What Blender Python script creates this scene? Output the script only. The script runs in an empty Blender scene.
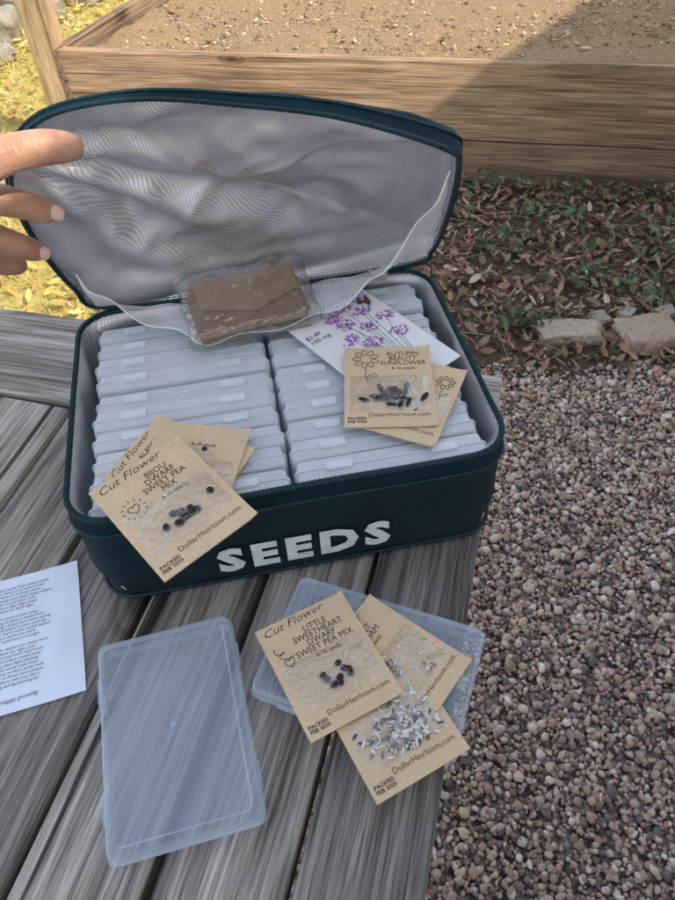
import bpy, bmesh, math, random, numpy as np
from mathutils import Vector, Matrix, Euler, noise as mn
random.seed(4); rng=np.random.default_rng(7)
S=bpy.context.scene
S.view_settings.view_transform='Standard'; S.view_settings.look='None'; S.view_settings.exposure=0
COL=bpy.context.collection
R=math.radians
# ------------------------------------------------------------ helpers
def link(o,parent=None):
    COL.objects.link(o)
    if parent: o.parent=parent
    return o
def empty(name,loc=(0,0,0),rot=(0,0,0)):
    e=bpy.data.objects.new(name,None); e.empty_display_size=.05
    e.location=loc; e.rotation_euler=rot; return link(e)
def mesh(name,vs,fs,mat=None,parent=None,smooth=False,loc=None,rot=None):
    me=bpy.data.meshes.new(name); me.from_pydata([tuple(v) for v in vs],[],[tuple(f) for f in fs]); me.update()
    if smooth: me.polygons.foreach_set('use_smooth',[True]*len(me.polygons))
    o=bpy.data.objects.new(name,me)
    if mat:
        for m in (mat if isinstance(mat,(list,tuple)) else [mat]): me.materials.append(m)
    if loc is not None: o.location=loc
    if rot is not None: o.rotation_euler=rot
    return link(o,parent)
def box(name,dx,dy,dz,loc,mat,parent=None,rot=(0,0,0),bev=.002,jit=0):
    bm=bmesh.new(); bmesh.ops.create_cube(bm,size=1)
    for v in bm.verts:
        v.co=Vector((v.co.x*dx,v.co.y*dy,v.co.z*dz))+Vector([random.uniform(-jit,jit) for _ in range(3)])
    if bev: bmesh.ops.bevel(bm,geom=bm.edges[:],offset=bev,segments=2,profile=.6,affect='EDGES')
    me=bpy.data.meshes.new(name); bm.to_mesh(me); bm.free(); me.materials.append(mat)
    o=bpy.data.objects.new(name,me); o.location=loc; o.rotation_euler=rot; return link(o,parent)
def rr(w,d,r,n=7,ns=8):
    P=[];cs=[(w/2-r,d/2-r,0),(-w/2+r,d/2-r,90),(-w/2+r,-d/2+r,180),(w/2-r,-d/2+r,270)]
    for i,(cx,cy,a) in enumerate(cs):
        arc=[(cx+r*math.cos(R(a+90*k/n)),cy+r*math.sin(R(a+90*k/n))) for k in range(n+1)]
        P+=arc
        nx=cs[(i+1)%4]; s=arc[-1]; e=(nx[0]+r*math.cos(R(nx[2])),nx[1]+r*math.sin(R(nx[2])))
        P+=[(s[0]+(e[0]-s[0])*k/ns,s[1]+(e[1]-s[1])*k/ns) for k in range(1,ns)]
    return P
def loft(rings,cap0=True,cap1=True,n=7,ns=8):
    vs=[];fs=[];m=None
    for w,d,r,z in rings:
        p=rr(w,d,r,n,ns); m=len(p); vs+=[(x,y,z) for x,y in p]
    for i in range(len(rings)-1):
        for k in range(m):
            a=i*m+k;b=i*m+(k+1)%m; fs.append((a,b,b+m,a+m))
    if cap0: fs.append(tuple(range(m))[::-1])
    if cap1: fs.append(tuple(range((len(rings)-1)*m,len(rings)*m)))
    return vs,fs
def curve(name,pts,rad,mat,parent=None,cyc=False,loc=None,rot=None):
    c=bpy.data.curves.new(name,'CURVE'); c.dimensions='3D'; c.bevel_depth=rad; c.bevel_resolution=2
    for P in (pts if isinstance(pts[0][0],(tuple,list,Vector)) else [pts]):
        s=c.splines.new('POLY'); s.points.add(len(P)-1)
        for i,p in enumerate(P): s.points[i].co=(p[0],p[1],p[2],1)
        s.use_cyclic_u=cyc
    c.materials.append(mat); o=bpy.data.objects.new(name,c)
    if loc is not None:o.location=loc
    if rot is not None:o.rotation_euler=rot
    return link(o,parent)
def text(name,body,size,x,y,z,mat,parent,align='CENTER',rot=0,shear=0,bold=0,sx=1,ls=1):
    c=bpy.data.curves.new(name,'FONT'); c.body=body; c.size=size; c.align_x=align; c.shear=shear; c.offset=bold; c.space_line=ls
    c.extrude=.00004; c.resolution_u=2; c.materials.append(mat)
    o=bpy.data.objects.new(name,c); o.location=(x,y,z); o.rotation_euler=(0,0,rot); o.scale=(sx,1,1); return link(o,parent)
def catmull(P,k=8,closed=True):
    P=[Vector(p) for p in P]; n=len(P); out=[]
    for i in (range(n) if closed else range(n-1)):
        g=(lambda j:P[j%n]) if closed else (lambda j:P[max(0,min(n-1,j))])
        a,b,c,d=g(i-1),g(i),g(i+1),g(i+2)
        for s in range(k):
            t=s/k
            out.append(.5*((2*b)+(c-a)*t+(2*a-5*b+4*c-d)*t*t+(3*b-a-3*c+d)*t**3))
    if not closed: out.append(P[-1])
    return out
def scatter(name,tv,tf,pos,scl,rots,cols,mat,jitter=0,smooth=False):
    """one mesh made of many copies of a small template"""
    tv=np.array(tv,float); N=len(pos); m=len(tv)
    V=np.repeat(tv[None],N,0)
    if jitter: V=V*(1+rng.uniform(-jitter,jitter,V.shape))
    V=V*scl[:,None,:]
    a,b,c=rots[:,0],rots[:,1],rots[:,2]
    ca,sa,cb,sb,cc,sc=np.cos(a),np.sin(a),np.cos(b),np.sin(b),np.cos(c),np.sin(c)
    Rm=np.empty((N,3,3))
    Rm[:,0,0]=cc*cb;Rm[:,0,1]=cc*sb*sa-sc*ca;Rm[:,0,2]=cc*sb*ca+sc*sa
    Rm[:,1,0]=sc*cb;Rm[:,1,1]=sc*sb*sa+cc*ca;Rm[:,1,2]=sc*sb*ca-cc*sa
    Rm[:,2,0]=-sb;Rm[:,2,1]=cb*sa;Rm[:,2,2]=cb*ca
    V=np.einsum('nij,nmj->nmi',Rm,V)+pos[:,None,:]
    V=V.reshape(-1,3); tf=[list(f) for f in tf]; k=len(tf[0]); F=np.array(tf)
    F=(F[None]+(np.arange(N)*m)[:,None,None]).reshape(-1)
    me=bpy.data.meshes.new(name); me.vertices.add(len(V)); me.vertices.foreach_set('co',V.ravel())
    nf=len(F)//k; me.loops.add(len(F)); me.loops.foreach_set('vertex_index',F.astype(np.int32))
    me.polygons.add(nf); me.polygons.foreach_set('loop_start',np.arange(0,len(F),k,dtype=np.int32))
    try: me.polygons.foreach_set('loop_total',np.full(nf,k,dtype=np.int32))
    except Exception: pass
    if smooth: me.polygons.foreach_set('use_smooth',np.ones(nf,dtype=bool))
    at=me.color_attributes.new('Col','FLOAT_COLOR','POINT')
    C=np.ones((N,m,4)); C[:,:,:3]=cols[:,None,:]; at.data.foreach_set('color',C.ravel())
    me.update(); me.validate(); me.materials.append(mat)
    return link(bpy.data.objects.new(name,me))
# ------------------------------------------------------------ materials
def M(name,base=(.5,.5,.5),rough=.6,metal=0,spec=.5):
    m=bpy.data.materials.new(name); m.use_nodes=True; nt=m.node_tree; b=nt.nodes['Principled BSDF']
    b.inputs['Base Color'].default_value=(*base,1); b.inputs['Roughness'].default_value=rough
    b.inputs['Metallic'].default_value=metal; b.inputs['Specular IOR Level'].default_value=spec
    return m,nt,b
def nd(nt,t,ins=None,**kw):
    n=nt.nodes.new('ShaderNode'+t)
    for k,v in kw.items(): setattr(n,k,v)
    for k,v in (ins or {}).items():
        if isinstance(v,bpy.types.NodeSocket): nt.links.new(v,n.inputs[k])
        else: n.inputs[k].default_value=v
    return n
def coord(nt,scale=(1,1,1),rnd=False,rot=(0,0,0)):
    tc=nd(nt,'TexCoord'); s=tc.outputs['Object']
    if rnd:
        oi=nd(nt,'ObjectInfo'); a=nd(nt,'VectorMath',operation='SCALE'); nt.links.new(oi.outputs['Random'],a.inputs['Scale'])
        a.inputs[0].default_value=(7,13,5); s=nd(nt,'VectorMath',{0:s,1:a.outputs[0]},operation='ADD').outputs[0]
    return nd(nt,'Mapping',{'Vector':s,'Scale':scale,'Rotation':rot}).outputs[0]
def ramp(nt,fac,stops):
    r=nd(nt,'ValToRGB',{'Fac':fac}); e=r.color_ramp.elements
    while len(e)<len(stops): e.new(.5)
    for x,(p,c) in zip(e,stops): x.position=p; x.color=(*c,1) if len(c)==3 else c
    return r.outputs[0]
def noise(nt,v,scale,detail=6,rough=.6,dist=0):
    return nd(nt,'TexNoise',{'Vector':v,'Scale':scale,'Detail':detail,'Roughness':rough,'Distortion':dist}).outputs[0]
def mix(nt,f,a,b,bt='MIX'):
    n=nd(nt,'Mix',data_type='RGBA',blend_type=bt)
    for i,v in ((0,f),(6,a),(7,b)):
        if isinstance(v,bpy.types.NodeSocket): nt.links.new(v,n.inputs[i])
        else: n.inputs[i].default_value=v if i==0 else (*v,1)
    return n.outputs[2]
def madd(nt,terms):
    acc=None
    for s,k in terms:
        n=nd(nt,'Math',{0:s,1:k},operation='MULTIPLY').outputs[0]
        acc=n if acc is None else nd(nt,'Math',{0:acc,1:n},operation='ADD').outputs[0]
    return acc
def bump(nt,b,h,st=.3,d=.002):
    n=nd(nt,'Bump',{'Height':h,'Strength':st,'Distance':d}); nt.links.new(n.outputs[0],b.inputs['Normal']); return n.outputs[0]
def lk(nt,o,b,i): nt.links.new(o,b.inputs[i])
def wood(name,c,axis='Y',crack=.85,knots=True,big=1):
    m,nt,b=M(name,rough=.88,spec=.2)
    def A(k): return {'Y':(1,k,1),'X':(k,1,1),'Z':(1,1,k)}[axis]
    v=coord(nt,A(.028),True); v2=coord(nt,A(.2),True); v3=coord(nt,A(.016),True)
    base=noise(nt,v2,8,3,.6)
    g=noise(nt,v,95*big,5,.75,.35); g2=noise(nt,v,420*big,2,.7); cr=noise(nt,v3,48*big,3,.55,.5)
    col=ramp(nt,g,[(.32,c[0]),(.46,c[1]),(.66,c[2])])
    oi=nd(nt,'ObjectInfo').outputs['Random']
    col=mix(nt,1,col,ramp(nt,oi,[(0,(.72,.72,.75)),(.5,(.98,.97,.96)),(1,(1.2,1.17,1.12))]),'MULTIPLY')
    col=mix(nt,.85,col,ramp(nt,base,[(.32,(.50,.49,.48)),(.5,(.95,.94,.93)),(.7,(1.35,1.31,1.25))]),'MULTIPLY')
    col=mix(nt,.75,col,ramp(nt,g2,[(.34,(.40,.40,.40)),(.6,(1.2,1.2,1.2))]),'MULTIPLY')
    crk=ramp(nt,cr,[(.345,(.04,.035,.03)),(.385,(1,1,1))])
    col=mix(nt,crack,col,crk,'MULTIPLY')
    if knots:
        vk=coord(nt,A(.4),True)
        vo=nd(nt,'TexVoronoi',{'Vector':vk,'Scale':5.5,'Randomness':1})
        k=ramp(nt,vo.outputs['Distance'],[(.05,(.25,.2,.17)),(.085,(.75,.72,.7)),(.1,(.5,.46,.42)),(.13,(1,1,1))])
        col=mix(nt,.8,col,k,'MULTIPLY')
    lk(nt,col,b,'Base Color')
    bump(nt,b,madd(nt,[(g,1.),(crk,1.1),(g2,.35)]),.8,.0024)
    return m
GREY=[(.085,.078,.072),(.25,.233,.216),(.48,.452,.424)]
m_table=wood('weathered_grey_wood',GREY)
m_tableX=wood('weathered_grey_wood_cross',GREY,'X')
BRN=[(.12,.075,.045),(.30,.20,.125),(.45,.32,.21)]
m_bed=wood('bed_board_wood',BRN,'X',.45,True,.55)
m_post=wood('post_wood',[(.24,.15,.07),(.46,.32,.17),(.58,.43,.27)],'Z',.3,False)
def attr_mat(name,rough=.8,tr=0,spec=.3,nz=0,bs=0):
    m,nt,b=M(name,rough=rough,spec=spec); col=nd(nt,'Attribute',attribute_name='Col').outputs['Color']
    if nz:
        n=noise(nt,coord(nt),nz,2,.7); col=mix(nt,.6,col,ramp(nt,n,[(.3,(.6,.6,.6)),(.7,(1.35,1.35,1.35))]),'MULTIPLY')
        if bs: bump(nt,b,n,.6,bs)
    lk(nt,col,b,'Base Color')
    if tr:
        t=nd(nt,'BsdfTranslucent',{'Color':col}); ms=nd(nt,'MixShader',{0:tr,1:b.outputs[0],2:t.outputs[0]})
        nt.links.new(ms.outputs[0],nt.nodes['Material Output'].inputs[0])
    return m
m_peb=attr_mat('crushed_stone',.85,nz=300); m_leaf=attr_mat('dry_leaf',.75,.2,nz=150); m_green=attr_mat('green_leaf',.5,.3,.5)
m_chip=attr_mat('wood_chip',.9); m_stone=attr_mat('field_stone',.9,nz=70,bs=.006)
def ground_mat(name,stops,sc=30,vor=0):
    m,nt,b=M(name,rough=.95,spec=.15); v=coord(nt)
    n=noise(nt,v,sc,6,.75)
    if vor:
        vo=nd(nt,'TexVoronoi',{'Vector':v,'Scale':vor}); col=ramp(nt,nd(nt,'SeparateColor',{0:vo.outputs['Color']}).outputs[0],stops)
        col=mix(nt,.8,col,ramp(nt,vo.outputs['Distance'],[(.2,(1,1,1)),(.75,(.25,.25,.25))]),'MULTIPLY')
    else:
        col=ramp(nt,n,stops); bump(nt,b,n,.8,.01)
    lk(nt,col,b,'Base Color'); return m
m_soil=ground_mat('dark_soil',[(.3,(.05,.035,.025)),(.5,(.11,.078,.055)),(.75,(.21,.15,.11))],45)
m_straw=ground_mat('dry_grass_ground',[(.3,(.2,.16,.05)),(.5,(.42,.34,.10)),(.75,(.6,.5,.2))],35)
m_gravel=ground_mat('gravel_ground',[(.1,(.12,.08,.07)),(.4,(.31,.23,.19)),(.7,(.44,.34,.29)),(.95,(.58,.50,.46))],30,105)
m_bedsoil=ground_mat('garden_bed_soil',[(.35,(.18,.115,.06)),(.5,(.33,.22,.12)),(.68,(.45,.32,.185))],110)
m_teal,nt,b=M('teal_canvas',(.003,.03,.042),.8,0,.18)
v=coord(nt); w1=nd(nt,'TexWave',{'Vector':v,'Scale':420.},bands_direction='X').outputs[0]; w2=nd(nt,'TexWave',{'Vector':v,'Scale':420.},bands_direction='Z').outputs[0]
nn=noise(nt,v,22,3); lk(nt,ramp(nt,nn,[(.3,(.0013,.013,.021)),(.7,(.0028,.024,.036))]),b,'Base Color')
bump(nt,b,madd(nt,[(nn,2.2),(w1,.06),(w2,.06)]),.5,.005)
b.inputs['Sheen Weight'].default_value=.04
m_zip,nt,b=M('zipper_tape',(.002,.02,.028),.5,0,.3)
v=coord(nt); lk(nt,ramp(nt,noise(nt,v,600,2),[(.4,(.002,.014,.02)),(.6,(.006,.042,.052))]),b,'Base Color')
m_silver,nt,b=M('foil_lining',(.66,.67,.70),.27,.85)
v=coord(nt,rot=(.2,.3,.78)); ww=[nd(nt,'TexWave',{'Vector':v,'Scale':190.},bands_direction=d).outputs[0] for d in 'XZ']
n1=noise(nt,v,14,2,.5,.3)
bump(nt,b,madd(nt,[(n1,4.),(ww[0],.13),(ww[1],.13)]),.5,.0026)
cc=ramp(nt,ww[0],[(.2,(.62,.61,.63)),(.8,(.84,.83,.85))]); cc=mix(nt,.6,cc,ramp(nt,ww[1],[(.2,(.76,.76,.76)),(.8,(1.08,1.08,1.08))]),'MULTIPLY'); lk(nt,cc,b,'Base Color')
def frosted(name,alpha,col,rough=.25,edge=.95,tint=(.94,.97,1,1)):
    m,nt,b=M(name,col,rough,0,.5); v=coord(nt,rnd=True)
    n=noise(nt,v,30,3); lk(nt,ramp(nt,n,[(.3,tuple(c*.9 for c in col)),(.7,col)]),b,'Base Color')
    t=nd(nt,'BsdfTransparent',{'Color':tint}); lw=nd(nt,'LayerWeight',{'Blend':.35})
    f=nd(nt,'MapRange',{0:lw.outputs['Facing'],3:alpha,4:edge}).outputs[0]
    ms=nd(nt,'MixShader',{0:f,1:t.outputs[0],2:b.outputs[0]}); nt.links.new(ms.outputs[0],nt.nodes['Material Output'].inputs[0])
    return m
m_frost=frosted('frosted_plastic',.13,(.74,.83,.95),.08); m_frost2=frosted('stacked_frosted_plastic',.52,(.88,.93,.98),.12)
def film(name,lo,hi,sc):
    m,nt,b=M(name,(.95,.95,.95),.12,0,.6)
    v=coord(nt,rnd=True); bn=bump(nt,b,noise(nt,v,sc,3,.55,1.8),.9,.004)
    t=nd(nt,'BsdfTransparent'); lw=nd(nt,'LayerWeight',{'Blend':.3}); f=nd(nt,'MapRange',{0:lw.outputs['Facing'],3:lo,4:hi}).outputs[0]
    gl=nd(nt,'BsdfGlossy',{'Roughness':.12,'Normal':bn})
    ms=nd(nt,'MixShader',{0:f,1:t.outputs[0],2:gl.outputs[0]}); nt.links.new(ms.outputs[0],nt.nodes['Material Output'].inputs[0]); return m
m_film=film('clear_film',.11,.6,75); m_bag=film('crinkled_clear_bag',.13,.75,45)
def paper(name,c,fib=.5):
    m,nt,b=M(name,c,.85,0,.2); v=coord(nt,rnd=True); n=noise(nt,v,350,3,.8); n2=noise(nt,v,25,2)
    col=ramp(nt,n,[(.3,tuple(x*(1-.35*fib) for x in c)),(.65,c)]); col=mix(nt,.4,col,ramp(nt,n2,[(.3,(.85,.85,.85)),(.7,(1.08,1.08,1.08))]),'MULTIPLY')
    lk(nt,col,b,'Base Color'); return m
m_kraft=paper('kraft_paper',(.70,.53,.345)); m_kraft2=paper('kraft_envelope',(.25,.14,.07)); m_kraft3=paper('kraft_envelope_light',(.33,.20,.105))
m_white=paper('white_paper',(.70,.77,.90),.1); m_wht2=paper('print_white',(.80,.80,.82),.1)
m_ink,_,_=M('black_ink',(.02,.018,.016),.7); m_pink,_,_=M('grey_ink',(.14,.14,.2),.8)
m_vinyl,nt,b=M('white_vinyl',(.72,.75,.75),.5); lk(nt,ramp(nt,noise(nt,coord(nt),60,4),[(.3,(.55,.6,.6)),(.6,(.78,.8,.8))]),b,'Base Color')
m_purple,nt,b=M('purple_petal',(.30,.08,.42),.6); lk(nt,ramp(nt,noise(nt,coord(nt),300,2),[(.35,(.16,.03,.28)),(.6,(.5,.2,.6))]),b,'Base Color')
m_stem,_,_=M('stem_green',(.10,.2,.06),.6); m_orange,_,_=M('butterfly_brown',(.10,.06,.04),.6)
m_seed,nt,b=M('dark_seed',(.02,.014,.012),.5,0,.3); lk(nt,ramp(nt,noise(nt,coord(nt),400,2),[(.4,(.008,.006,.005)),(.7,(.05,.03,.02))]),b,'Base Color')
m_seed2,nt,b=M('pale_seed',(.4,.35,.28),.6); lk(nt,ramp(nt,nd(nt,'ObjectInfo').outputs['Random'],[(.3,(.07,.07,.09)),(.5,(.45,.38,.30)),(.8,(.75,.72,.68))]),b,'Base Color')
m_metal,_,_=M('zipper_pull_metal',(.7,.7,.72),.3,.9)
m_net=bpy.data.materials.new('white_mesh_net'); m_net.use_nodes=True; nt=m_net.node_tree; b=nt.nodes['Principled BSDF']; b.inputs['Base Color'].default_value=(.85,.85,.9,1); b.inputs['Roughness'].default_value=.6
uv=nd(nt,'TexCoord').outputs['UV']; vo=nd(nt,'TexVoronoi',{'Vector':nd(nt,'Mapping',{'Vector':uv,'Scale':(150,34,1)}).outputs[0],'Scale':1.,'Randomness':0.})
hole=ramp(nt,vo.outputs['Distance'],[(.30,(0,0,0)),(.36,(1,1,1))])
f=nd(nt,'MapRange',{0:hole,3:.12,4:.95}).outputs[0]
ms=nd(nt,'MixShader',{0:f,1:nd(nt,'BsdfTransparent').outputs[0],2:b.outputs[0]}); nt.links.new(ms.outputs[0],nt.nodes['Material Output'].inputs[0])
m_skin,nt,b=M('skin',(.5,.28,.18),.45,0,.4); v=coord(nt); n=noise(nt,v,45,4)
lk(nt,ramp(nt,n,[(.3,(.40,.195,.12)),(.5,(.49,.265,.17)),(.7,(.58,.34,.235))]),b,'Base Color'); b.inputs['Subsurface Weight'].default_value=.12; b.inputs['Subsurface Radius'].default_value=(.01,.004,.002)
bump(nt,b,madd(nt,[(noise(nt,v,450,2),.5),(noise(nt,nd(nt,'Mapping',{'Vector':v,'Scale':(3,.6,1)}).outputs[0],110,2),1.)]),.6,.0018)
m_nail,_,_=M('fingernail',(.76,.52,.43),.2,0,.6)
m_stucco,nt,b=M('cream_stucco',(.75,.71,.64),.9); bump(nt,b,noise(nt,coord(nt),60,3),.4,.01)
m_roof,nt,b=M('roof_shingle',(.12,.1,.09),.9); bump(nt,b,nd(nt,'TexBrick',{'Vector':coord(nt),'Scale':3.}).outputs['Fac'],.5,.01)
m_glass,_,_=M('window_glass',(.03,.04,.05),.05,0,.8); m_trim,_,_=M('white_trim',(.75,.75,.73),.5)
# ------------------------------------------------------------ camera, sky, sun
cam=bpy.data.cameras.new('camera'); cam.sensor_fit='HORIZONTAL'; cam.sensor_width=36; cam.lens=36*710.2/675; cam.clip_start=.02; cam.clip_end=500
co=link(bpy.data.objects.new('camera',cam)); p_=R(48.18); r_=.0583
fw=Vector((0,math.cos(p_),-math.sin(p_))); up0=Vector((0,math.sin(p_),math.cos(p_))); rt0=Vector((1,0,0))
rt=rt0*math.cos(r_)-up0*math.sin(r_); up=rt0*math.sin(r_)+up0*math.cos(r_)
Mx=Matrix((rt,up,-fw)).transposed().to_4x4(); Mx.translation=(0,0,.5678); co.matrix_world=Mx; S.camera=co
EL=R(45); to=Vector((.77*math.cos(EL),-.64*math.cos(EL),math.sin(EL)))
sun=bpy.data.lights.new('sun','SUN'); sun.energy=5; sun.angle=R(.55); sun.color=(1,.90,.74)
so=link(bpy.data.objects.new('sun',sun)); so.rotation_euler=(-to).to_track_quat('-Z','Y').to_euler(); so.location=to*20
W=bpy.data.worlds.new('World'); S.world=W; W.use_nodes=True; wn=W.node_tree
sk=wn.nodes.new('ShaderNodeTexSky'); sk.sky_type='NISHITA'; sk.sun_disc=False; sk.sun_elevation=EL; sk.sun_rotation=R(129.7)
hsv=wn.nodes.new('ShaderNodeHueSaturation'); hsv.inputs['Saturation'].default_value=.5
wn.links.new(sk.outputs[0],hsv.inputs['Color']); wn.links.new(hsv.outputs[0],wn.nodes['Background'].inputs[0]); wn.nodes['Background'].inputs[1].default_value=.42
G=-.75
# ------------------------------------------------------------ ground
def sheet(name,pts,z,mat): return mesh(name,[(x,y,z) for x,y in pts],[tuple(range(len(pts)))],mat)
sheet('ground',[(-90,-90),(90,-90),(90,90),(-90,90)],G-.012,m_straw)
sheet('soil_ground',[(-.62,1.42),(.3,1.42),(1.6,1.36),(4,1.2),(4,2.1),(-1,3.0)],G-.004,m_soil)
sheet('gravel_path',[(-3,-4),(5,-4),(5,1.15),(1.6,1.36),(.3,1.43),(-.62,1.43),(-3,1.2)],G-.008,m_gravel)
ico=bmesh.new(); bmesh.ops.create_icosphere(ico,subdivisions=1,radius=1); ICV=[tuple(v.co) for v in ico.verts]; ICF=[[v.index for v in f.verts] for f in ico.faces]; ico.free()
def pal(cs,N,j=.15):
    c=np.array(cs)[rng.integers(0,len(cs),N)]; return np.clip(c*rng.uniform(1-j,1+j,(N,1)),0,1)
N=54000
x=rng.uniform(-.05,1.6,N); y=rng.uniform(-.25,1.46,N); keep=y<1.47-.06*x+.03*np.sin(x*17)+rng.normal(0,.02,N); x=x[keep];y=y[keep];N=len(x)
s=rng.lognormal(math.log(.0052),.34,N).clip(.0028,.012)
pos=np.stack([x,y,G-.004+s*rng.uniform(.1,1.1,N)],1)
scl=np.stack([s*rng.uniform(.8,1.25,N),s*rng.uniform(.7,1.1,N),s*rng.uniform(.5,.85,N)],1)
cols=pal([(.44,.31,.25),(.52,.39,.32),(.36,.245,.195),(.56,.46,.38),(.68,.61,.53),(.27,.19,.155),(.15,.13,.115),(.46,.35,.29),(.41,.28,.23),(.50,.42,.32),(.57,.42,.35)],N)
scatter('gravel',ICV,ICF,pos,scl,rng.uniform(-3.1,3.1,(N,3)),cols,m_peb,.27)
LV=[(-1,0,0),(-.45,.42,.12),(.35,.40,.15),(1,0,.25),(.35,-.40,.15),(-.45,-.42,.12),(0,0,-.02)]; LF=[(0,6,1),(1,6,2),(2,6,3),(3,6,4),(4,6,5),(5,6,0)]
def leaves(name,N,fx,fy,cs,mat,smin,smax,z,zr,tilt=.5,cond=None,elong=1):
    x=fx(N);y=fy(N)
    if cond is not None: k=cond(x,y); x=x[k];y=y[k];N=len(x)
    s=rng.uniform(smin,smax,N); pos=np.stack([x,y,z+rng.uniform(0,zr,N)],1)
    rot=np.stack([rng.normal(0,tilt,N),rng.normal(0,tilt,N),rng.uniform(-3.14,3.14,N)],1)
    scl=np.stack([s*elong,s*rng.uniform(.5,1.1,N),s*rng.uniform(.3,2,N)],1)
    return scatter(name,LV,LF,pos,scl,rot,pal(cs,N,.3),mat)
front=lambda x:2.62-.233*x
dry=[(.34,.22,.14),(.46,.32,.22),(.56,.43,.32),(.22,.13,.085),(.14,.09,.06),(.38,.22,.14),(.30,.23,.17),(.42,.26,.20),(.10,.07,.05)]
leaves('leaf_litter',14500,lambda n:rng.uniform(-.7,2.1,n),lambda n:rng.uniform(1.36,3,n),dry,m_leaf,.006,.026,G+.002,.024,.5,lambda x,y:(y<front(x)-.02)&(y>1.47-.06*x+rng.normal(0,.03,len(x))))
leaves('fallen_leaves_on_gravel',110,lambda n:rng.uniform(.2,1.4,n),lambda n:1.4-np.abs(rng.normal(0,.22,n)),dry,m_leaf,.007,.018,G+.012,.005,.3)
cent=[(.62,2.42,.07),(.78,2.36,.09),(1.0,2.30,.08),(1.2,2.2,.10),(1.32,2.1,.09),(.95,2.02,.07),(1.15,1.95,.08),(.6,2.0,.05),(.8,1.8,.05),(1.0,1.70,.06),(.55,1.6,.04),(1.3,1.75,.08),(.3,2.3,.1),(0,2.5,.12),(.75,2.15,.06),(1.1,1.62,.04)]
NG=950; ci=rng.integers(0,len(cent),NG); ca=np.array(cent)[ci]
gx=ca[:,0]+rng.normal(0,1.3,NG)*ca[:,2]; gy=ca[:,1]+rng.normal(0,1.2,NG)*ca[:,2]*.7
leaves('ground_cover_plants',NG,lambda n:gx,lambda n:gy,[(.07,.13,.045),(.10,.17,.06),(.05,.085,.035),(.15,.2,.09),(.2,.22,.12)],m_green,.008,.026,G+.02,.05,.45,lambda x,y:(y<front(x)-.03)&(y>1.45),.9)
tw=[]
for i in range(130):
    a=random.uniform(0,3.14); l=random.uniform(.03,.13); x=random.uniform(-.2,1.7); y=random.uniform(1.5,2.3)
    if y<front(x)-.1: tw.append([(x-l*math.cos(a),y-l*math.sin(a),G+.02),(x,y+random.uniform(-.01,.01),G+.028),(x+l*math.cos(a),y+l*math.sin(a),G+.02)])
curve('fallen_twigs',tw,.0014,m_bed)
def rock(name,loc,d,rot,col,am=.12,seed=0):
    bm=bmesh.new(); bmesh.ops.create_cube(bm,size=1); bmesh.ops.subdivide_edges(bm,edges=bm.edges[:],cuts=7,use_grid_fill=True)
    for v in bm.verts:
        c=v.co.copy(); q=c.normalized()*.6; c=c.lerp(q,.25); n=mn.noise_vector(c*2.2+Vector((seed*7,3,1)))*am+mn.noise_vector(c*7+Vector((seed,1,9)))*am*.4; c+=n
        v.co=Vector((c.x*d[0],c.y*d[1],c.z*d[2]))
    me=bpy.data.meshes.new(name); bm.to_mesh(me); bm.free(); me.materials.append(m_stone)
    me.polygons.foreach_set('use_smooth',[True]*len(me.polygons))
    at=me.color_attributes.new('Col','FLOAT_COLOR','POINT')
    for i,dd in enumerate(at.data): dd.color=(*col,1)
    o=bpy.data.objects.new(name,me); o.location=loc; o.rotation_euler=(0,0,rot); return link(o)
for i,(x,y,dx,dy,dz,a,c) in enumerate([(.675,1.56,.18,.085,.045,-.05,(.42,.35,.27)),(.885,1.53,.16,.12,.055,.1,(.38,.29,.22)),(1.08,1.5,.18,.11,.05,-.1,(.40,.32,.25)),(.97,1.62,.06,.04,.04,.4,(.38,.33,.27)),(.86,1.64,.06,.045,.03,.9,(.38,.33,.27)),(.78,1.62,.05,.05,.03,.2,(.33,.28,.23)),(1.3,1.46,.19,.12,.07,0,(.38,.32,.26))]):
    rock('edging_stone',(x,y,G+dz*.25),(dx,dy,dz),a,c,seed=i)
for i,(x,y,d) in enumerate([(-1.72,4.3,.26),(-1.5,4.55,.2),(-2.0,4.6,.3),(-1.78,4.9,.22),(-1.6,4.0,.12),(-2.1,4.15,.2),(-1.35,4.9,.2)]):
    rock('field_stone',(x,y,G+d*.25),(d,d*.8,d*.6),i,(.28,.25,.20),seed=i+20)
BV=[(-.05,0,0),(.05,0,0),(.03,.12,.6),(-.03,.12,.6),(.0,.35,1.0),(.0,.35,1.0)]; BF=[(0,1,2,3),(3,2,4,5)]
N=9000; x=rng.uniform(-2.8,-.5,N); y=rng.uniform(1.5,5.5,N); k=(x<-1.06+.2*(y-2.8))|(y<2.6); x=x[k];y=y[k];N=len(x)
s=rng.uniform(.03,.08,N); scatter('dry_grass',BV,BF,np.stack([x,y,np.full(N,G-.012)],1),np.stack([s,s,s],1),np.stack([rng.normal(0,.5,N),rng.normal(0,.5,N),rng.uniform(-3,3,N)],1),pal([(.58,.46,.14),(.65,.5,.22),(.42,.38,.1),(.62,.42,.14)],N),m_leaf)
leaves('yellow_fallen_leaves',2600,lambda n:rng.uniform(-2.8,-.5,n),lambda n:rng.uniform(1.5,5.2,n),[(.7,.48,.12),(.62,.40,.14),(.74,.57,.24),(.4,.26,.1)],m_leaf,.015,.035,G,.03,.4,lambda x,y:(x<-1.06+.2*(y-2.8))|(y<2.5))
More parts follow.
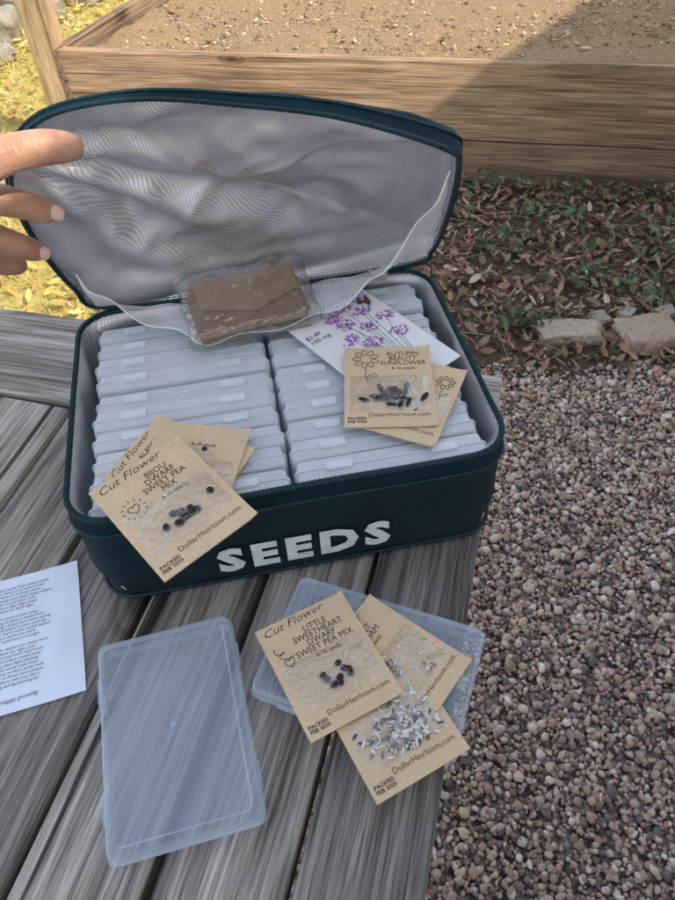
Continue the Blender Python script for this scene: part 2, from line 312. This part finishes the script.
# ------------------------------------------------------------ raised bed
BA=R(-13.1); bed=empty('raised_garden_bed',(-.94,2.84,G),(0,0,BA)); TZ=.405
L=4.0
box('front_board_top',L,.04,.262,(L/2,.02,TZ-.131),m_bed,bed,bev=.004,jit=.001)
box('front_board_bottom',L,.04,.20,(L/2,.023,TZ-.266-.10),m_bed,bed,bev=.004,jit=.001)
box('post_front_corner',.095,.095,.68,(-.05,.045,.34-.02),m_post,bed,bev=.004)
box('post_inner',.09,.09,.30,(1.9,.09,.15),m_post,bed,bev=.004)
box('side_board_top',2.6,.04,.262,(.20,1.28,TZ-.131),m_bed,bed,rot=(0,0,R(81)),bev=.004)
box('side_board_bottom',2.6,.04,.20,(.204,1.28,TZ-.366),m_bed,bed,rot=(0,0,R(81)),bev=.004)
box('back_board',3.6,.04,.40,(2.2,2.58,TZ-.2),m_bed,bed,bev=.004)
box('end_board',.04,2.5,.40,(3.98,1.3,TZ-.2),m_bed,bed,bev=.004)
g=[];gf=[];nx,ny=110,76
for j in range(ny+1):
    for i in range(nx+1):
        yy=.042+2.5*j/ny; x0=.04+yy*.16; xx=x0+(3.94-x0)*i/nx
        g.append((xx,yy,TZ-.055+.018*mn.noise(Vector((xx*3,yy*3,0)))+.012*mn.noise(Vector((xx*14,yy*14,2)))+.006*mn.noise(Vector((xx*40,yy*40,2)))))
for j in range(ny):
    for i in range(nx):
        a=j*(nx+1)+i; gf.append((a,a+1,a+nx+2,a+nx+1))
mesh('soil',g,gf,m_bedsoil,bed,True)
N=18000; lx=rng.uniform(.1,3.9,N); ly=rng.uniform(.05,2.5,N); k=lx>.06+ly*.16; lx=lx[k];ly=ly[k];N=len(lx)
cx=-.94+lx*math.cos(BA)-ly*math.sin(BA); cy=2.84+lx*math.sin(BA)+ly*math.cos(BA)
s=rng.lognormal(math.log(.0045),.45,N).clip(.002,.016)
scatter('mulch',ICV,ICF,np.stack([cx,cy,G+TZ-.055+rng.uniform(-.008,.009,N)],1),np.stack([s*1.4,s*.8,s*.4],1),np.stack([rng.normal(0,.3,N),rng.normal(0,.3,N),rng.uniform(-3,3,N)],1),pal([(.40,.28,.16),(.48,.34,.2),(.27,.18,.10),(.2,.13,.075),(.55,.42,.27)],N),m_chip,.2)
# ------------------------------------------------------------ invented low garage, unseen behind / right of the viewer, added to throw open shade
hs=empty('added_shade_garage',(0,0,0),(0,0,R(50)))
box('walls',14,4.8,2.28,(1,-3.5,G+1.14),m_stucco,hs,bev=.01)
for sgn,yy in ((1,-2.13),(-1,-4.87)):
    box('roof_slab',15.4,2.9,.09,(1,yy,2.02),m_roof,hs,rot=(R(-20)*sgn,0,0),bev=.01)
for xx in (-6.03,8.03):
    mesh('gable',[(xx,-5.85,1.535),(xx,-1.15,1.535),(xx,-3.5,2.38)],[(0,1,2)],m_stucco,hs)
for xx in (-3.5,.6,4.6):
    box('window_glass',1.2,.04,.9,(xx,-1.09,.55),m_glass,hs,bev=0)
    for dz in(-.49,.49): box('window_frame',1.36,.1,.08,(xx,-1.07,.55+dz),m_trim,hs)
    for dx in(-.64,0,.64): box('window_frame',.08,.096,.9,(xx+dx,-1.07,.55),m_trim,hs)
box('door',.95,.06,1.98,(-1.4,-1.08,G+1.0),m_trim,hs)
# ------------------------------------------------------------ picnic table
TA=R(-16.8); tb=empty('picnic_table',(0,0,0),(0,0,TA))
T=.038; pitch=.0965; xr=.014; yb=.488
for i in range(11):
    x1=xr-i*pitch; w=pitch-.0065
    L=1.6+random.uniform(-.004,.004)
    box('top_board',w,L,T,(x1-w/2,yb-.004-L/2,-T/2+random.uniform(-.0022,.0006)),m_table,tb,rot=(0,random.uniform(-.014,.014),random.uniform(-.0022,.0022)),bev=.004,jit=.0008)
box('end_board',1.07,.148,T,(xr-.535,yb+.002+.074,-T/2+.001),m_tableX,tb,bev=.004,jit=.0006)
for yy in (.38,-.9):
    box('cross_beam',1.0,.04,.09,(xr-.53,yy,-T-.048),m_tableX,tb)
    for xx in (-.12,-.95): box('leg',.04,.09,.66,(xx,yy+.066,-T-.002-.33-.012),m_post,tb,rot=(0,0,0),bev=.004)
box('stretcher',.09,1.2,.04,(-.53,-.26,-.5),m_table,tb)
# ------------------------------------------------------------ case
CA=R(8.6); cs=empty('insulated_seed_case',(-.056,.4985,0),(0,0,CA)); CW,CD,CH=.372,.276,.119
ring=[(CW-.03,CD-.03,.03,.0),(CW-.012,CD-.012,.034,.0012),(CW-.004,CD-.004,.036,.006),(CW,CD,.036,.02),(CW+.003,CD+.003,.036,.035),(CW+.004,CD+.004,.036,.05),(CW+.003,CD+.003,.036,.065),(CW+.002,CD+.002,.036,.08),(CW,CD,.036,.100),(CW+.001,CD+.001,.036,.1005),(CW+.001,CD+.001,.036,.1035),(CW-.001,CD-.001,.036,.104),(CW-.002,CD-.002,.035,CH)]
vs,fs=loft(ring,True,False,8,30)
vs=[(x+.0036*mn.noise(Vector((x*17,y*17,z*26))),y+.0036*mn.noise(Vector((x*17,y*17,z*26+5))),z+(.0020*mn.noise(Vector((x*12,y*12,7))) if z>.09 else 0)) for x,y,z in vs]
mesh('body',vs,fs,m_teal,cs,True)
def wr(x,y,z): return Vector((x,y,z))+mn.noise_vector(Vector((x*30,y*30,z*18)))*.005*min(1,(CH-z)/.01+.15)*(1 if z>.03 else .15)
ring=[(CW-.004,CD-.004,.034,CH),(CW-.010,CD-.010,.033,CH-.002),(CW-.015,CD-.015,.032,CH-.008),(CW-.016,CD-.016,.032,CH-.018),(CW-.015,CD-.015,.032,CH-.03),(CW-.018,CD-.018,.03,.06),(CW-.024,CD-.024,.03,.009)]
vs,fs=loft(ring,False,True,8,34); mesh('foil_lining',[wr(*v) for v in vs],fs,m_silver,cs,True)
for nm,w,z,rad in(('zipper_track',CW-.002,CH+.001,.0027),('piping',CW+.003,.102,.0016),('base_piping',CW-.001,.006,.0020)):
    curve(nm,[(x,y,z+.0020*mn.noise(Vector((x*12,y*12,7)))*(z>.09)) for x,y in rr(w,w-(CW-CD),.035,8,10)],rad,m_zip,cs,True)
per=rr(CW-.002,CD-.002,.035,20,90); tv=[];tf=[]
for i,(x,y) in enumerate(per):
    nx_,ny_=per[(i+1)%len(per)]; d=Vector((nx_-x,ny_-y,0))
    if d.length<1e-6: continue
    d.normalize(); n_=Vector((-d.y,d.x,0)); c=Vector((x,y,CH+.0034+.0020*mn.noise(Vector((x*12,y*12,7))))); i0=len(tv)
    for a_ in(-1,1):
        for b_ in(-1,1):
            for c_ in(-1,1): tv.append(c+d*a_*.0005+n_*b_*.0018+Vector((0,0,c_*.0005)))
    tf+=[tuple(i0+q for q in f_) for f_ in((0,1,3,2),(4,6,7,5),(0,4,5,1),(2,3,7,6),(0,2,6,4),(1,5,7,3))]
mesh('zipper_teeth',tv,tf,m_zip,cs)
box('zipper_pull',.006,.022,.002,(.13,.128,CH+.006),m_metal,cs,rot=(.3,0,.9),bev=.0008); box('zipper_slider',.009,.012,.006,(.138,.132,CH+.004),m_metal,cs,rot=(0,0,-.3),bev=.001)
t=text('seeds_lettering','SEEDS',.04,0,0,0,m_vinyl,cs,bold=.0018); t.data.space_character=1.26; t.data.extrude=.0004
bpy.context.view_layer.update(); k=.155/t.dimensions.x; kh=.034/t.dimensions.y
t.scale=(k,kh,1); t.rotation_euler=(R(90),0,0); t.location=(.001,-CD/2-.0054,.029)
# lid
N3=Vector((0,.91,.41)).normalized()
RIM=[(-.228,.612,.126),(-.06,.634,.124),(.090,.656,.126),(.113,.652,.146),(.116,.600,.215),(.112,.553,.285),(.096,.533,.312),(.017,.545,.335),(-.06,.545,.349),(-.125,.540,.359),(-.180,.538,.356),(-.214,.542,.343),(-.238,.555,.318),(-.259,.570,.280),(-.264,.588,.218),(-.252,.602,.158)]
rim=catmull(RIM,8); C0=sum(rim,Vector())/len(rim)
def dep(p): u=max(0,min(1,(p.x+.264)/.38)); return .003+.026*u**1.6
def radial(p): d=(p-C0); return (d-N3*d.dot(N3)).normalized()
def lidsurf(off,name,mat):
    n=len(rim); out=[radial(p) for p in rim]
    rows=[[p+o*off for p,o in zip(rim,out)]]
    for s,ins in((.35,0),(.7,.001),(.92,.004),(1,.011)):
        rows.append([p+N3*(dep(p)*s+(off if s==1 else 0))+o*(off-ins)+N3*.003*mn.noise(p*30) for p,o in zip(rim,out)])
    last=rows[-1]; C1=sum(last,Vector())/n
    hand=Vector((-.24,.56,.31))
    for k in range(1,25):
        tt=1-k/25.0; row=[]
        for q in last:
            p=C1+(q-C1)*tt; dh=(p-hand)
            ang=math.atan2(dh.z,dh.x+.001); rr_=dh.length
            f=math.sin(ang*11+3*mn.noise(p*9))*.0075*math.exp(-((rr_-.11)/.11)**2)
            f+=.015*mn.noise(Vector((p.x*11+3,p.y*4,p.z*14)))
            f+=.009*(abs(mn.noise(Vector((p.x*15+p.z*20,p.x*12,p.z*26-p.x*14))))-.2)+.006*(abs(mn.noise(p*27+Vector((3,1,2))))-.2)
            f+=.012*(1-tt*tt)
            row.append(p+N3*f*min(1,(1-tt)*5))
        rows.append(row)
    V=[v for r in rows for v in r]; F=[]
    for i in range(len(rows)-1):
        for k in range(n): a=i*n+k;b=i*n+(k+1)%n; F.append((a,b,b+n,a+n))
    V.append(sum(rows[-1],Vector())/n)
    for k in range(n): F.append(((len(rows)-1)*n+k,(len(rows)-1)*n+(k+1)%n,len(V)-1))
    return mesh(name,V,F,mat,None,True)
Cm=Matrix.Translation((-.056,.4985,0))@Matrix.Rotation(CA,4,'Z'); Ci=Cm.inverted()
def adopt(o): o.parent=cs; o.matrix_parent_inverse=Ci; return o
adopt(lidsurf(0,'lid_foil_lining',m_silver)); adopt(lidsurf(.0028,'lid_shell',m_teal))
adopt(curve('lid_zipper',[tuple(p) for p in rim],.0024,m_zip,None,True))
adopt(curve('lid_piping',[tuple(p+N3*dep(p)*.55+radial(p)*.0034) for p in rim],.0013,m_zip,None,True))
adopt(curve('lid_inner_binding',[tuple(p+N3*.005-radial(p)*.002) for p in rim],.0014,m_silver,None,True))
hv=[];hf=[]
for i in range(21):
    u=i/20; a=Vector((-.215+.30*u,.614+.042*u,.125)); hv+=[a,a+Vector((-.003,.012,-.012)),a+Vector((-.002,.010,-.03))]
for i in range(20):
    for k in(0,1): a=i*3+k; hf.append((a,a+1,a+4,a+3))
adopt(mesh('hinge_flap',hv,hf,m_teal,None,True))
top=catmull([(-.245,.590,.180),(-.195,.566,.150),(-.13,.545,.130),(-.05,.558,.129),(.025,.572,.152),(.070,.562,.210),(.106,.546,.285)],8,False)
bot=catmull([(-.240,.606,.132),(-.19,.606,.130),(-.12,.612,.128),(-.05,.625,.128),(.02,.636,.130),(.07,.645,.135),(.108,.648,.150)],8,False)
nv=[];nf=[];m=len(top)
for j in range(13):
    for i in range(m):
        t_=j/12; p=bot[i].lerp(top[i],t_)+Vector((0,-.004*math.sin(math.pi*t_),0))+mn.noise_vector(bot[i].lerp(top[i],t_)*28)*.005+Vector((0,.003,.002))*math.sin(i*.9+t_*2)*t_; nv.append(p)
for j in range(12):
    for i in range(m-1): a=j*m+i; nf.append((a,a+1,a+1+m,a+m))
no=mesh('mesh_pocket',nv,nf,m_net,None,True); ul=no.data.uv_layers.new(name='UVMap')
for l in no.data.loops: vi=l.vertex_index; ul.data[l.index].uv=((vi%m)/(m-1),(vi//m)/12)
adopt(no); adopt(curve('pocket_hem',[tuple(p) for p in nv[12*m:13*m]],.0009,m_vinyl))
bg=empty('bagged_kraft_envelopes',(-.080,.587,.138),(R(12),R(-2),R(15)))
for i in range(8):
    box('envelope',.106,.066,.0013,(random.uniform(-.005,.005),random.uniform(-.005,.005),-.006+.0021*i),m_kraft2 if i%2 else m_kraft3,bg,rot=(random.uniform(-.01,.01),0,random.uniform(-.07,.07)),bev=.0004)
mesh('envelope_flap',[(-.050,.031,.0108),(.052,.033,.0108),(.050,-.002,.0113),(.004,-.020,.0122),(-.048,-.003,.0113)],[(0,4,3,2,1)],m_kraft3,bg)
vs,fs=loft([(.118,.078,.006,-.008),(.126,.085,.006,-.003),(.131,.089,.006,.004),(.124,.082,.008,.0150),(.11,.07,.01,.0165),(.09,.05,.01,.0160),(.07,.034,.01,.0170),(.05,.02,.008,.0162),(.02,.008,.003,.0165)],True,True,4,22)
vs=[Vector(v)+mn.noise_vector(Vector(v)*60)*.0026+Vector((0,0,.006*(abs(mn.noise(Vector((v[0]*70+v[1]*30,v[1]*45,2))))-.15))) for v in vs]; mesh('clear_bag',vs,fs,m_bag,bg,True)
bv=[];bf=[]
for i in range(13):
    for j in range(3): bv.append(Vector((-.066+.011*i,.04+.014*j,.001+.004*j))+mn.noise_vector(Vector((i*.5,j,3)))*.004)
for i in range(12):
    for j in range(2): a=i*3+j; bf.append((a,a+1,a+4,a+3))
mesh('bag_flap',bv,bf,m_bag,bg,True)
# ------------------------------------------------------------ plastic seed boxes
def seedboxmesh(name,mat,w=.168,d=.113,h=.0265,fl=.001):
    q=h/.0265
    rg=[(w-.008,d-.008,.004,0),(w-.005-fl,d-.005-fl,.005,.001*q),(w-.004-fl,d-.004-fl,.005,.012*q),(w-.001,d-.001,.006,.0122*q),(w,d,.006,.0128*q),(w,d,.006,.0148*q),(w-.002-fl,d-.002-fl,.006,.0152*q),(w-.003-fl,d-.003-fl,.006,.0245*q),(w-.006,d-.006,.006,.0262*q),(w-.012,d-.012,.006,h),(w-.015,d-.015,.006,h),(w-.017,d-.017,.006,h-.0012)]
    vs,fs=loft(rg,True,True,4,2)
    def add(cx,cy,cz,a,b_,c):
        i=len(vs)
        for sx in(-1,1):
            for sy in(-1,1):
                for sz in(-1,1): vs.append((cx+sx*a/2,cy+sy*b_/2,cz+sz*c/2))
        for f in((0,1,3,2),(4,6,7,5),(0,4,5,1),(2,3,7,6),(0,2,6,4),(1,5,7,3)): fs.append(tuple(i+k for k in f))
    for sx in(-.045,.045): add(sx,d/2+.0004,.0135*q,.022,.0022,.009*q)
    for sx in(-.05,.05): add(sx,-d/2-.0004,.0135*q,.018,.002,.008*q)
    add(0,0,h-.0009,.004,.004,.0008)
    me=bpy.data.meshes.new(name); me.from_pydata(vs,[],fs); me.update(); me.materials.append(mat); return me
bmA=seedboxmesh('seed_box_open_air',m_frost); bmB=seedboxmesh('seed_box_stacked',m_frost2,.167,.108,.0246,.0005)
def sbox(me,Mt):
    o=bpy.data.objects.new('plastic_seed_box',me); o.matrix_world=Mt; return link(o)
for o in (sbox(bmA,Matrix.Translation((-.138,.2125,.0006))@Matrix.Rotation(R(12.3+90),4,'Z')),sbox(bmA,Matrix.Translation((.0165,.257,.0006))@Matrix.Rotation(R(-22.6),4,'Z'))):
    md=o.modifiers.new('bev','BEVEL'); md.width=.0004; md.limit_method='ANGLE'; md.segments=2
for col in (-1,1):
    for i in range(10):
        y=-.1215+i*.0252+(.002 if col>0 else 0)
        z=.003+random.uniform(0,.0045)
        Mt=Cm@Matrix.Translation((col*.0846+random.uniform(-.0012,.0012),y+.013,.057+z))@Matrix.Rotation(random.uniform(-.010,.010),4,'Z')@Matrix.Rotation(R(90)+random.uniform(-.04,.02),4,'X')
        sbox(bmB,Mt)
# ------------------------------------------------------------ packets
def seedmesh(kind):
    bm=bmesh.new(); bmesh.ops.create_icosphere(bm,subdivisions=2,radius=1)
    for v in bm.verts: v.co*=1+.12*mn.noise(v.co*2)
    me=bpy.data.meshes.new('seed'); bm.to_mesh(me); bm.free(); me.polygons.foreach_set('use_smooth',[True]*len(me.polygons))
    me.materials.append(m_seed2 if kind=='flake' else m_seed); return me
SM={k:seedmesh(k) for k in('pea','flake','sun')}
def doodle(kind,x,y,s):
    P=[]
    if kind=='sunflower':
        P.append([(x+s*.45*math.cos(a),y+s*.45*math.sin(a),0) for a in np.linspace(0,6.3,24)])
        P.append([(x+s*(.5+.5*abs(math.sin(4.5*a)))*math.cos(a),y+s*(.5+.5*abs(math.sin(4.5*a)))*math.sin(a),0) for a in np.linspace(0,6.3,90)])
        P.append([(x,y-s,0),(x-.1*s,y-1.8*s,0),(x+.1*s,y-2.4*s,0)]); P.append([(x,y-1.9*s,0),(x+.6*s,y-1.5*s,0),(x+.8*s,y-1.8*s,0),(x,y-2.1*s,0)])
    if kind=='heart' or kind=='sunheart':
        P.append([(x+s*.06*16*math.sin(a)**3*.7,y+s*.045*(13*math.cos(a)-5*math.cos(2*a)-2*math.cos(3*a)-math.cos(4*a)),0) for a in np.linspace(0,6.3,40)])
    if kind=='sunheart':
        for k in range(12):
            a=k*math.pi/6; P.append([(x+s*1.15*math.cos(a),y+s*1.15*math.sin(a),0),(x+s*1.5*math.cos(a),y+s*1.5*math.sin(a),0)])
    if kind=='curl':
        P.append([(x+s*(.15+.1*t_)*math.cos(t_*1.8)+.35*s*t_*.6,y+s*.3*math.sin(t_*1.8)-s*.25*t_,0) for t_ in np.linspace(0,7,60)])
    if kind=='zig':
        P.append([(x+s*.3*i,y+s*(.6 if i%2 else -.6),0) for i in range(8)])
    if kind=='leafy':
        for k in range(6):
            cx=x+random.uniform(-1,1)*s; cy=y+random.uniform(-1,1)*s; a0=random.uniform(0,6)
            P.append([(cx+s*.5*math.cos(a)*math.cos(a0)-s*.2*math.sin(a)*math.sin(a0),cy+s*.5*math.cos(a)*math.sin(a0)+s*.2*math.sin(a)*math.cos(a0),0) for a in np.linspace(0,6.3,16)])
    return P
def packet(bx,by,corner,z,ang,title,kind,count,dd=(),tilt=(0,0),hand=True,scale=1):
    w,h=.080,.100
    a=R(ang); ex=Vector((math.cos(a),math.sin(a))); ey=Vector((-math.sin(a),math.cos(a)))
    ox,oy={'c':(0,0),'tl':(w/2,-h/2),'tr':(-w/2,-h/2),'bl':(w/2,h/2),'br':(-w/2,h/2)}[corner]
    c=Vector((bx,by))+ex*ox+ey*oy
    e=empty('seed_packet',(c.x,c.y,z),(R(tilt[0]),R(tilt[1]),a)); e.scale=(scale,)*3
    vs=[];fs=[];nx,ny=16,20; sd=random.random()*9
    for side in(0,1):
        for j in range(ny+1):
            for i in range(nx+1):
                x=(i/nx-.5)*w; y=(j/ny-.5)*h; zz=.0007 if side==0 else -.0007
                cr=max(0,abs(i/nx-.5)+abs(j/ny-.5)-.89); vs.append((x,y,zz+.16*cr*cr*(1 if i>8 else 0)))
    K=(nx+1)*(ny+1)
    for j in range(ny):
        for i in range(nx):
            q=j*(nx+1)+i; fs.append((q,q+1,q+nx+2,q+nx+1)); fs.append((K+q,K+q+nx+1,K+q+nx+2,K+q+1))
    bd=[i for i in range(nx)]+[j*(nx+1)+nx for j in range(ny)]+[ny*(nx+1)+nx-i for i in range(nx)]+[(ny-j)*(nx+1) for j in range(ny)]
    for k in range(len(bd)): p,q=bd[k],bd[(k+1)%len(bd)]; fs.append((p,p+K,q+K,q))
    mesh('kraft_card',vs,fs,m_kraft,e)
    pw,ph,py=.070,.043,-.010
    vs=[];fs=[]
    for j in range(15):
        for i in range(21):
            u=i/20;v=j/14; inn=0<u<1 and 0<v<1; zz=.0011+(.0038*(math.sin(math.pi*u)*math.sin(math.pi*v))**.6 if inn else 0)
            q=Vector(((u-.5)*pw,py+(v-.5)*ph,zz)); q.z+=(.0013*mn.noise(Vector((q.x*120+sd,q.y*120,0)))+.0007*mn.noise(Vector((q.x*60+q.y*260+sd,q.x*200,0)))) if inn else 0; vs.append(q)
    for j in range(14):
        for i in range(20): q=j*21+i; fs.append((q,q+1,q+22,q+21))
    mesh('clear_pouch',vs,fs,m_film,e,True)
    for k in range(count):
        o=bpy.data.objects.new('seed',SM[kind])
        if kind=='pea': r=.0030; o.scale=(r,r*.95,r*.8); sp=(.012,.0045)
        elif kind=='sun': r=.0024; o.scale=(r*2.3,r,r*.55); sp=(.016,.006)
        else: r=.0011; o.scale=(r*2.8,r,r*.5); sp=(.022,.010)
        o.location=(random.gauss(0,sp[0]*.75)+.002,py-.004+random.gauss(0,sp[1]),.0026); o.rotation_euler=(random.uniform(-.3,.3),random.uniform(-.3,.3),random.uniform(0,6.3)); o.location.x=max(-.031,min(.031,o.location.x)); o.location.y=max(py-.018,min(py+.018,o.location.y)); link(o,e)
    zt=.00085
    if hand: text('handwriting','Cut Flower',.0100,-.036,.0400,zt,m_ink,e,'LEFT',R(3),.35,-.00010,1.18)
    ts=.0078; y0=.0315 if hand else .038
    text('title','\n'.join(title[0]),ts,title[1],y0,zt,m_ink,e,'CENTER',0,0,.00000,.92,.80)
    text('count',title[2],.005,title[1],y0-ts*.81*len(title[0])+.0005,zt,m_ink,e,'CENTER',0,0,0)
    text('web_address','DollarHeirloom.com',.0066,.035,-.0385,zt,m_ink,e,'RIGHT',0,0,-.00004,.97)
    text('packed_date','PACKED\nFEB 2025',.0040,-.037,-.0415,zt,m_ink,e,'LEFT',0,0,.00008,1.1,.95)
    P=[]
    for kd,x,y,s in dd: P+=doodle(kd,x,y,s)
    if P: curve('ink_doodle',P,.00030,m_ink,e,loc=(0,0,zt))
    return e
packet(.097,.248,'br',.0300,50,(['SWEET','WILLIAM'],.006,'50 seeds'),'flake',22,(('leafy',-.02,.025,.012),))
packet(.085,.181,'br',.0305,26.5,(['LOVE IN','A MIST'],.004,'40 seeds'),'flake',170,(('leafy',.02,.03,.01),),tilt=(2,3))
packet(-.018,.2503,'c',.0375,26,(['LITTLE','SWEETHEART','DWARF','SWEET PEA MIX'],.006,'8-10 seeds'),'pea',11,(('curl',-.034,.028,.006),('heart',-.026,.013,.006)),tilt=(1.5,2))
packet(-.195,.380,'tl',.1235,62,(['ALASKA','NASTURTIUM','MIX'],.004,'8-10 seeds'),'pea',6,(('zig',-.030,.02,.005),))
packet(-.073,.424,'tr',.1262,-12,([' ',' '],.004,'8-10 seeds'),'pea',6,hand=False)
packet(-.131,.343,'c',.1330,40,(['BIJOU','DWARF','SWEET PEA','MIX'],.008,'8-10 seeds'),'pea',13,(('sunheart',-.023,.014,.0065),),tilt=(3,-1),scale=1.07)
packet(.081,.393,'br',.1245,-25,([' '],.0,' '),'sun',4,(('sunflower',.026,.028,.009),),hand=False)
packet(.0495,.467,'c',.1290,-3,(['AUTUMN','BEAUTY','SUNFLOWER'],.014,'8-10 seeds'),'sun',26,(('sunflower',-.020,.034,.0125),),tilt=(2,0),hand=False)
fc=empty('flower_seed_card',(.032,.545,.1225),(R(1.5),0,R(38)))
box('card',.100,.165,.0012,(0,0,0),m_wht2,fc,bev=.0003)
text('card_title','Brazilian Verbena',.0115,-.047,.056,.0008,m_ink,fc,'LEFT',0,.2,.0001); text('card_code','$2.49\n100 mg',.0078,-.046,.030,.0008,m_ink,fc,'LEFT')
pv=[];pf=[]; sm=[]
for (hx,hy,n_) in [(-.006,.040,44),(.012,.046,44),(-.002,.024,44),(.024,.030,44),(.014,.008,40),(-.014,.004,36),(.036,.050,32),(.002,-.012,40),(.032,-.016,36),(-.018,-.022,24),(.038,.010,34)]:
    sm.append([(hx,hy,.0007),(hx*.6+.004,hy-.03,.0007),(hx*.4,-.07,.0007)])
    for k in range(n_):
        a=random.uniform(0,6.28); r=random.uniform(0,1)**.6*.0105; x=hx+r*math.cos(a); y=hy+r*.75*math.sin(a); s=random.uniform(.0012,.0021); i0=len(pv); a0=random.random()*3
        zz=.00075+.0004*k/n_
        for q in range(10): rr_=s*(1 if q%2==0 else .5); pv.append((x+rr_*math.cos(a0+q*.628),y+rr_*math.sin(a0+q*.628),zz))
        pf.append(tuple(range(i0,i0+10)))
mesh('purple_flowers',pv,pf,m_purple,fc); curve('flower_stems',sm,.0003,m_stem,fc)
mesh('butterfly_wings',[(.028,.040,.0014),(.034,.050,.0014),(.036,.041,.0014),(.044,.046,.0014),(.042,.036,.0014),(.036,.030,.0014),(.035,.038,.0014)],[(0,6,2,1),(2,6,5,4,3)],m_orange,fc)
# printed sheet
ps=empty('printed_sheet'); a=R(14.5); ex=Vector((math.cos(a),math.sin(a),0)); ey=Vector((-math.sin(a),math.cos(a),0))
tr=Vector((-.254,.384,0)); w,h=.20,.134; ps.location=tr-ex*w/2-ey*h/2+Vector((0,0,.0018)); ps.rotation_euler=(0,0,a)
gv=[];gf=[]
for j in range(13):
    for i in range(17):
        x=(i/16-.5)*w;y=(j/12-.5)*h; cr=max(0,i/16+abs(j/12-.5)-1.3); gv.append((x,y,.03*cr*cr))
for j in range(12):
    for i in range(16): q=j*17+i; gf.append((q,q+1,q+18,q+17))
mesh('paper',gv,gf,m_white,ps)
words='thank you for planting with us please read these notes before you sow your seeds store packets in a cool dry place away from direct light and keep them sealed until spring soak hard seeds overnight'.split()
lines=[]
for i in range(26):
    l=''
    while len(l)<96: l+=random.choice(words)+' '
    lines.append(l[:102] if i not in(7,15) else '')
text('printed_lines','\n'.join(lines),.0037,-.094,.054,.0004,m_pink,ps,'LEFT',0,0,-.00001,1.08,1.05)
text('signature','Happy growing',.005,.03,-.058,.0004,m_pink,ps,'LEFT',.05,.4)
# ------------------------------------------------------------ hand
def skin(name,verts,edges,rad,mat,root=0):
    me=bpy.data.meshes.new(name); me.from_pydata(verts,edges,[]); o=link(bpy.data.objects.new(name,me)); me.materials.append(mat)
    o.modifiers.new('s','SKIN'); sl=me.skin_vertices[0].data
    for i,r in enumerate(rad): sl[i].radius=(r,r); sl[i].use_root=(i==root)
    m=o.modifiers.new('ss','SUBSURF'); m.levels=2; m.render_levels=2
    m=o.modifiers.new('r','REMESH'); m.mode='VOXEL'; m.voxel_size=.0014; m.use_smooth_shade=True
    m=o.modifiers.new('sm','SMOOTH'); m.factor=.5; m.iterations=5
    return o
hv=[(-.62,.30,.10),(-.50,.38,.18),(-.375,.465,.258)]; he=[(0,1),(1,2)]; hr=[.042,.036,.030]
def chain(pts,rads):
    prev=2
    for p,r in zip(pts,rads): hv.append(p); hr.append(r); he.append((prev,len(hv)-1)); prev=len(hv)-1
chain([(-.335,.462,.288),(-.290,.467,.314),(-.256,.482,.333),(-.228,.494,.343),(-.202,.504,.344),(-.184,.510,.341),(-.170,.516,.336)],[.026,.025,.0200,.0138,.0142,.0128,.0090])
chain([(-.335,.497,.290),(-.292,.508,.306),(-.260,.503,.313),(-.238,.507,.304),(-.222,.516,.292),(-.209,.525,.279)],[.022,.0200,.0150,.0122,.0118,.0088])
chain([(-.338,.500,.270),(-.296,.512,.284),(-.271,.504,.283),(-.255,.509,.270),(-.243,.519,.256),(-.234,.528,.244)],[.021,.0185,.0142,.0116,.0110,.0084])
chain([(-.342,.500,.252),(-.304,.516,.262),(-.284,.512,.254),(-.271,.524,.240),(-.260,.540,.227)],[.020,.0165,.0130,.0108,.0085])
chain([(-.345,.500,.238),(-.318,.518,.236),(-.301,.525,.222),(-.290,.538,.210),(-.280,.552,.201)],[.017,.0135,.0112,.0092,.0074])
hand=empty('human_hand'); ho=skin('palm_and_fingers',hv,he,hr,m_skin,2); ho.parent=hand
def nail(p,q,n,w,l,off):
    p=Vector(p);q=Vector(q);d=(q-p).normalized(); n=Vector(n); n=(n-d*n.dot(d)).normalized(); s=d.cross(n); q=q+n*off
    vs=[];fs=[]
    for j in range(9):
        for i in range(9):
            u=(i/8-.5)*2;v=(j/8-.5)*2; ww=math.sqrt(max(0,1-(v*v)**2*.6)); vs.append(q+s*u*w*ww+d*(v*l)+n*(-.0026*(u*ww)**2-.0016*max(0,v)**2))
    for j in range(8):
        for i in range(8): a=j*9+i; fs.append((a,a+1,a+10,a+9))
    o=mesh('fingernail',vs,fs,m_nail,hand,True); m=o.modifiers.new('so','SOLIDIFY'); m.thickness=.0008
nail((-.222,.516,.292),(-.2135,.5215,.2835),(.3,-.72,.62),.0056,.0065,.0092)
nail((-.243,.519,.256),(-.2370,.5245,.2480),(.3,-.72,.62),.0052,.0060,.0087)
